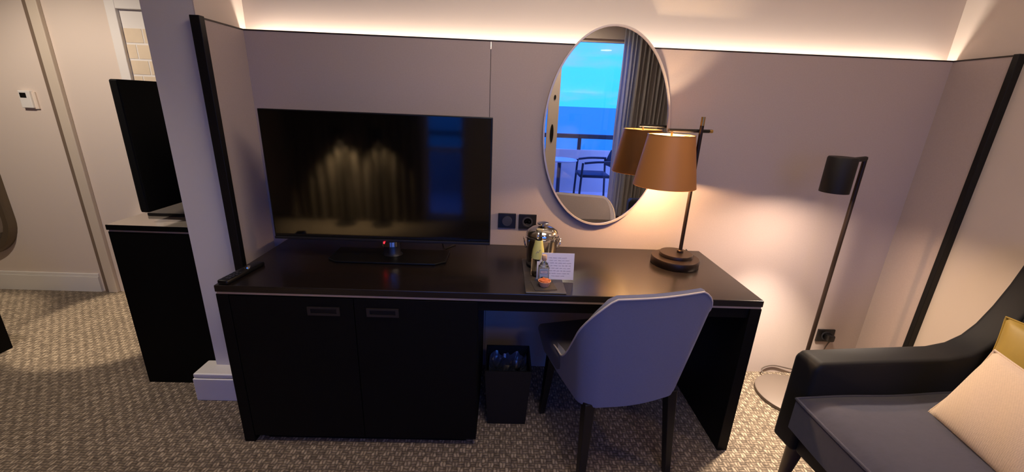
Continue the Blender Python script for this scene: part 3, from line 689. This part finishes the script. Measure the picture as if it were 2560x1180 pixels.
# ------------------------------------------------------------------ waste bin
bn = thing('waste_bin', 'square black waste bin with clear liner under the desk', 'bin', (1.150, -0.365, 0))
bm = bmesh.new()
def frus(bm, b0, t0, z0, z1, cx, cy):
    A = [bm.verts.new((cx+dx*b0, cy+dy*b0, z0)) for dx, dy in ((-1, -1), (1, -1), (1, 1), (-1, 1))]
    T_ = [bm.verts.new((cx+dx*t0, cy+dy*t0, z1)) for dx, dy in ((-1, -1), (1, -1), (1, 1), (-1, 1))]
    for i in range(4): bm.faces.new((A[i], A[(i+1) % 4], T_[(i+1) % 4], T_[i]))
    return A, T_
BX, BY, BH = 1.146, -0.368, 0.305
A, To = frus(bm, 0.090, 0.106, 0.0, BH, BX, BY); bm.faces.new(A)
Ai, Ti = frus(bm, 0.084, 0.100, 0.01, BH, BX, BY); bm.faces.new(Ai)
for i in range(4): bm.faces.new((To[i], To[(i+1) % 4], Ti[(i+1) % 4], Ti[i]))
link_bm('bin_body', bm, M_bin, bn)
bm = bmesh.new()
def crump(u, v):
    x, y = BX-0.09+0.18*u, BY-0.09+0.18*v
    e_ = max(abs(2*u-1), abs(2*v-1))**4
    return (x, y, 0.215 + 0.055*e_ + 0.020*math.sin(17*u+5*v)*math.cos(13*v-4*u) + random.uniform(-0.007, 0.007))
grid(bm, crump, 18, 18); link_bm('bin_liner', bm, M_liner, bn)['label'] = 'crumpled clear plastic liner'

# ------------------------------------------------------------------ armchair with cushions
AC = thing('armchair', 'large dark navy velvet armchair at the right, with sloping arms and walnut legs', 'armchair', (2.243, -0.690, 0), math.radians(4.5), local=True)
AW = 1.34
prof = [(0.0, 0.20), (0.0, 0.575), (0.022, 0.600), (0.30, 0.603), (0.55, 0.606), (0.63, 0.622), (0.69, 0.655), (0.735, 0.705), (0.775, 0.78), (0.81, 0.87), (0.835, 0.96), (0.85, 1.01), (0.93, 1.01), (0.925, 0.60), (0.90, 0.20)]
for y0, y1 in ((-0.105, 0.0), (-AW, -AW+0.105)):
    bm = bmesh.new(); prism(bm, prof, 'y', y0, y1); bevel_all(bm, 0.022, 4, 40); link_bm('arm', bm, M_velvetdark, AC, True)
bm = bmesh.new(); prism(bm, [(0.70, 0.33), (0.80, 1.00), (0.925, 1.00), (0.90, 0.20), (0.70, 0.20)], 'y', -AW+0.10, -0.10); bevel_all(bm, 0.02, 3, 40); link_bm('backrest', bm, M_velvetdark, AC, True)
link_bm('front_rail', B(0.02, 0.72, -AW+0.10, -0.10, 0.20, 0.325, bev=0.012), M_velvetdark, AC, True)
bm = bmesh.new()
def cush(u, v, top):
    a_, b_ = 2*u-1, 2*v-1
    fx_ = -0.045 - 0.030*(1-b_*b_)                                     # bowed front edge
    x = fx_ + (0.735-fx_)*u; y = -0.108 + (-AW+0.216)*v
    crown = 0.020*(1-a_**4)*(1-b_**4)
    ed = 0.045*(max(abs(a_), abs(b_))**14)
    zz = 0.478 + crown - ed*0.5 + 0.004*math.sin(9*u+14*v)*(1-a_*a_) if top else 0.328
    return (x, y, zz)
N_ = 34
TG = grid(bm, lambda u, v: cush(u, v, True), N_, N_); BG = grid(bm, lambda u, v: cush(u, v, False), N_, N_)
def side(get):
    for i in range(N_): bm.faces.new((get(TG, i), get(TG, i+1), get(BG, i+1), get(BG, i)))
side(lambda G, i: G[i][0]); side(lambda G, i: G[i][N_]); side(lambda G, i: G[0][i]); side(lambda G, i: G[N_][i])
sc = link_bm('seat_cushion', bm, M_velvet, AC, True)
edge = [cush(0, j/N_, True) for j in range(N_+1)] + [cush(i/N_, 1, True) for i in range(1, N_+1)] + [cush(1, 1-j/N_, True) for j in range(1, N_+1)] + [cush(1-i/N_, 0, True) for i in range(1, N_)]
link_bm('piping', T([Vector(p)+Vector((0, 0, 0.001)) for p in edge], 0.0055, 8, True), M_velvet, sc, True)
for lx, ly, ox, oy in ((0.07, -0.06, 0.015, 0.03), (0.07, -AW+0.06, 0.015, -0.03), (0.83, -0.06, 0.03, 0.02), (0.83, -AW+0.06, 0.03, -0.02)):
    bm = bmesh.new(); tube(bm, [(lx, ly, 0.205), (lx+ox*(-1 if lx < 0.4 else 1)*0.5, ly+oy*0.5, 0.0)], [0.034, 0.018], 16); link_bm('leg', bm, M_sofaleg, AC, True)
def pillow(name, label, B0, U, V, size_u, size_v, thick, m):
    """a stuffed cushion whose lower corner is B0; U and V span its edges"""
    U = Vector(U).normalized(); V = Vector(V); V = (V - U*V.dot(U)).normalized(); N = U.cross(V)
    t = thing(name, label, 'cushion', B0, local=True); bm = bmesh.new(); n = 26
    def f(sgn):
        def g(u, v):
            a_, b_ = 2*u-1, 2*v-1
            pu = a_*(1-0.055*(1-b_*b_)); pv = b_*(1-0.055*(1-a_*a_))
            h = thick*0.5*(max(0, 1-a_**2)**0.42)*(max(0, 1-b_**2)**0.42)*sgn*(1+0.05*math.sin(7*a_+3*b_))
            return U*(pu+1)*size_u/2 + V*(pv+1)*size_v/2 + N*h
        return g
    grid(bm, f(1), n, n); grid(bm, f(-1), n, n); bmesh.ops.remove_doubles(bm, verts=bm.verts, dist=1e-5)
    link_bm('cover', bm, m, t, True)
    e1 = []
    for k in range(4*n):
        s_, q = divmod(k, n); w = q/n; u, v = ((w, 0), (1, w), (1-w, 1), (0, 1-w))[s_]
        a_, b_ = 2*u-1, 2*v-1
        e1.append(U*(a_*(1-0.055*(1-b_*b_))+1)*size_u/2 + V*(b_*(1-0.055*(1-a_*a_))+1)*size_v/2)
    link_bm('seam', T(e1, 0.004, 6, True), m, t, True)
    return t
pillow('cushion', 'cream linen cushion leaning on the navy armchair seat, in front of the mustard one', (2.605, -0.893, 0.485), (-0.20, -1, -0.02), (0.10, 0.02, 0.25), 0.44, 0.29, 0.12, M_pillow)
pillow('cushion', 'mustard satin cushion at the armchair back, behind the cream one', (2.900, -0.765, 0.475), (0.10, -1, 0.06), (0.05, 0.0, 0.36), 0.40, 0.315, 0.11, M_mustard)

# ------------------------------------------------------------------ bedroom side
sd = thing('side_cabinet', 'tall black cabinet beyond the partition, carrying the smaller visible television', 'cabinet', (-0.52, 0.25, 0))
link_bm('body', B(-0.715, -0.325, -0.215, 0.72, 0.0, 0.822), M_bench, sd)
link_bm('metal_strip', B(-0.712, -0.325, -0.213, 0.72, 0.822, 0.831), M_strip, sd)['label'] = 'thin pale strip under the cabinet top'
ct = link_bm('cabinet_top', B(-0.718, -0.325, -0.218, 0.72, 0.831, 0.855), M_bench, sd)
link_bm('reflection_sheet', B(-0.717, -0.325, -0.217, 0.72, 0.855, 0.856), M_cab2top, ct)['label'] = 'thin pale sheet standing for the wall reflected in the cabinet top'  # added sheet that paints the reflection onto the black top
t2 = thing('television', 'black television turned away on the tall cabinet beyond the partition', 'television', (-0.57, 0.25, 0.856))
link_bm('housing', B(-0.585, -0.548, -0.17, 0.73, 0.905, 1.488, bev=0.006), M_tvback, t2)
link_bm('screen', B(-0.5875, -0.585, -0.165, 0.725, 0.915, 1.483), M_screen, t2)
link_bm('stand_base', B(-0.655, -0.40, -0.06, 0.50, 0.856, 0.872, bev=0.003), M_tvblack, t2)
link_bm('stand_neck', B(-0.58, -0.552, 0.20, 0.30, 0.872, 0.91), M_tvblack, t2)
th = thing('thermostat', 'small white wall thermostat with a dark display left of the door casing', 'thermostat', (-1.98, 0.80, 1.36))
link_bm('case', B(-2.022, -1.950, 0.776, 0.80, 1.305, 1.412, bev=0.004), M_plasticwhite, th)
link_bm('display', B(-2.012, -1.974, 0.7745, 0.7765, 1.368, 1.398), M_blackedge, th)
link_bm('back_plate', B(-1.99, -1.930, 0.790, 0.80, 1.300, 1.405), M_frame, th)
# tall rounded mirror on the bedroom wall
pm = thing('wall_mirror', 'tall rounded mirror with pewter frame on the far left wall, above the white baseboard', 'mirror', (-2.605, 0.79, 1.0))
def stadium(w, z0, z1, y, n=24):
    cx_ = -2.605; out = []
    for i in range(n+1): q = PI+PI*i/n; out.append((cx_+w*math.cos(q), y, z0+w+w*1.0*math.sin(q)))
    for i in range(n+1): q = PI*i/n; out.append((cx_+w*math.cos(q), y, z1-w+w*math.sin(q)))
    return out
bm = bmesh.new(); f1 = [bm.verts.new(p) for p in stadium(0.225, 0.285+0.045, 1.755, 0.772)]; f2 = [bm.verts.new(p) for p in stadium(0.225, 0.285+0.045, 1.755, 0.790)]
bm.faces.new(f1); bm.faces.new(f2); nn = len(f1)
for i in range(nn): bm.faces.new((f1[i], f1[(i+1) % nn], f2[(i+1) % nn], f2[i]))
link_bm('mirror_glass', bm, M_mirror, pm)
bm = bmesh.new(); RR = [[bm.verts.new(p) for p in stadium(*q)] for q in ((0.224, 0.331, 1.754, 0.770), (0.228, 0.325, 1.76, 0.752), (0.262, 0.285, 1.80, 0.752), (0.270, 0.275, 1.81, 0.765), (0.270, 0.275, 1.81, 0.80), (0.224, 0.331, 1.754, 0.80))]
for k in range(6):
    for i in range(nn): bm.faces.new((RR[k][i], RR[k][(i+1) % nn], RR[(k+1) % 6][(i+1) % nn], RR[(k+1) % 6][i]))
link_bm('frame', bm, M_darkmirrorframe, pm, True)
# framed tile panel behind the small television
fp = thing('framed_panel', 'white framed panel of tan blocks on the bedroom wall above the turned television', 'panel', (-1.05, 0.79, 1.6))
bm = bmesh.new()
for q in ((-1.335, -1.275, 1.10, 1.965), (-0.80, -0.74, 1.10, 1.965), (-1.275, -0.80, 1.905, 1.965), (-1.275, -0.80, 1.10, 1.16)): box(bm, q[0], q[1], 0.762, 0.80, q[2], q[3], bev=0.004)
link_bm('frame', bm, M_white, fp)
link_bm('backing', B(-1.275, -0.80, 0.785, 0.80, 1.16, 1.905), M_white, fp)
bm = bmesh.new()
for r in range(7):
    z0 = 1.17+r*0.092
    for q in range(5):
        x0 = -1.27+q*0.115-(0.055 if r % 2 else 0); x1 = x0+0.107
        x0, x1 = max(x0, -1.272), min(x1, -0.805)
        if x1-x0 > 0.01: box(bm, x0, x1, 0.783, 0.786, z0, z0+0.080)
link_bm('tiles', bm, M_tile, fp)
# dark bench at the far left edge
bb = thing('bench', 'black wooden bench corner at the far left edge on the carpet', 'bench', (-2.1, -0.5, 0))
link_bm('body', B(-2.6, -1.706, -1.2, 0.058, 0.0, 0.42, bev=0.004), M_bench, bb)
link_bm('seat_pad', B(-2.6, -1.706, -1.2, 0.058, 0.42, 0.48, bev=0.015), M_velvetdark, bb, True)
# two lamps on the window wall whose glow shows in the television
def wall_lamp(x, label, energy):
    t = thing('wall_lamp', label, 'lamp', (x, -3.30, 1.0))
    link_bm('pole', T([(x, -3.27, 0.02), (x, -3.27, 1.10)], 0.008), M_lampblack, t, True)
    link_bm('base', L([(0, 0), (0.12, 0), (0.12, 0.02), (0, 0.02)], (x, -3.24, 0), 32), M_lampblack, t, True)
    link_bm('lamp_head', L([(0.052, 0.98), (0.055, 0.98), (0.055, 1.12), (0, 1.12)], (x, -3.24, 0), 32, close=False), M_lampblack, t, True)
    light('wall_lamp_light', 'SPOT', (x, -3.24, 1.04), energy, (1.0, 0.74, 0.42), (math.radians(-8), 0, 0), spot_size=math.radians(95), spot_blend=0.5, shadow_soft_size=0.02)
wall_lamp(-0.77, 'slim black floor lamp glowing on the beige curtain by the window wall', 130.0)
wall_lamp(-0.34, 'second slim black floor lamp before the beige curtain, nearer the balcony windows', 60.0)
for o in list(bpy.data.objects):
    if '_local' in o: del o['_local']
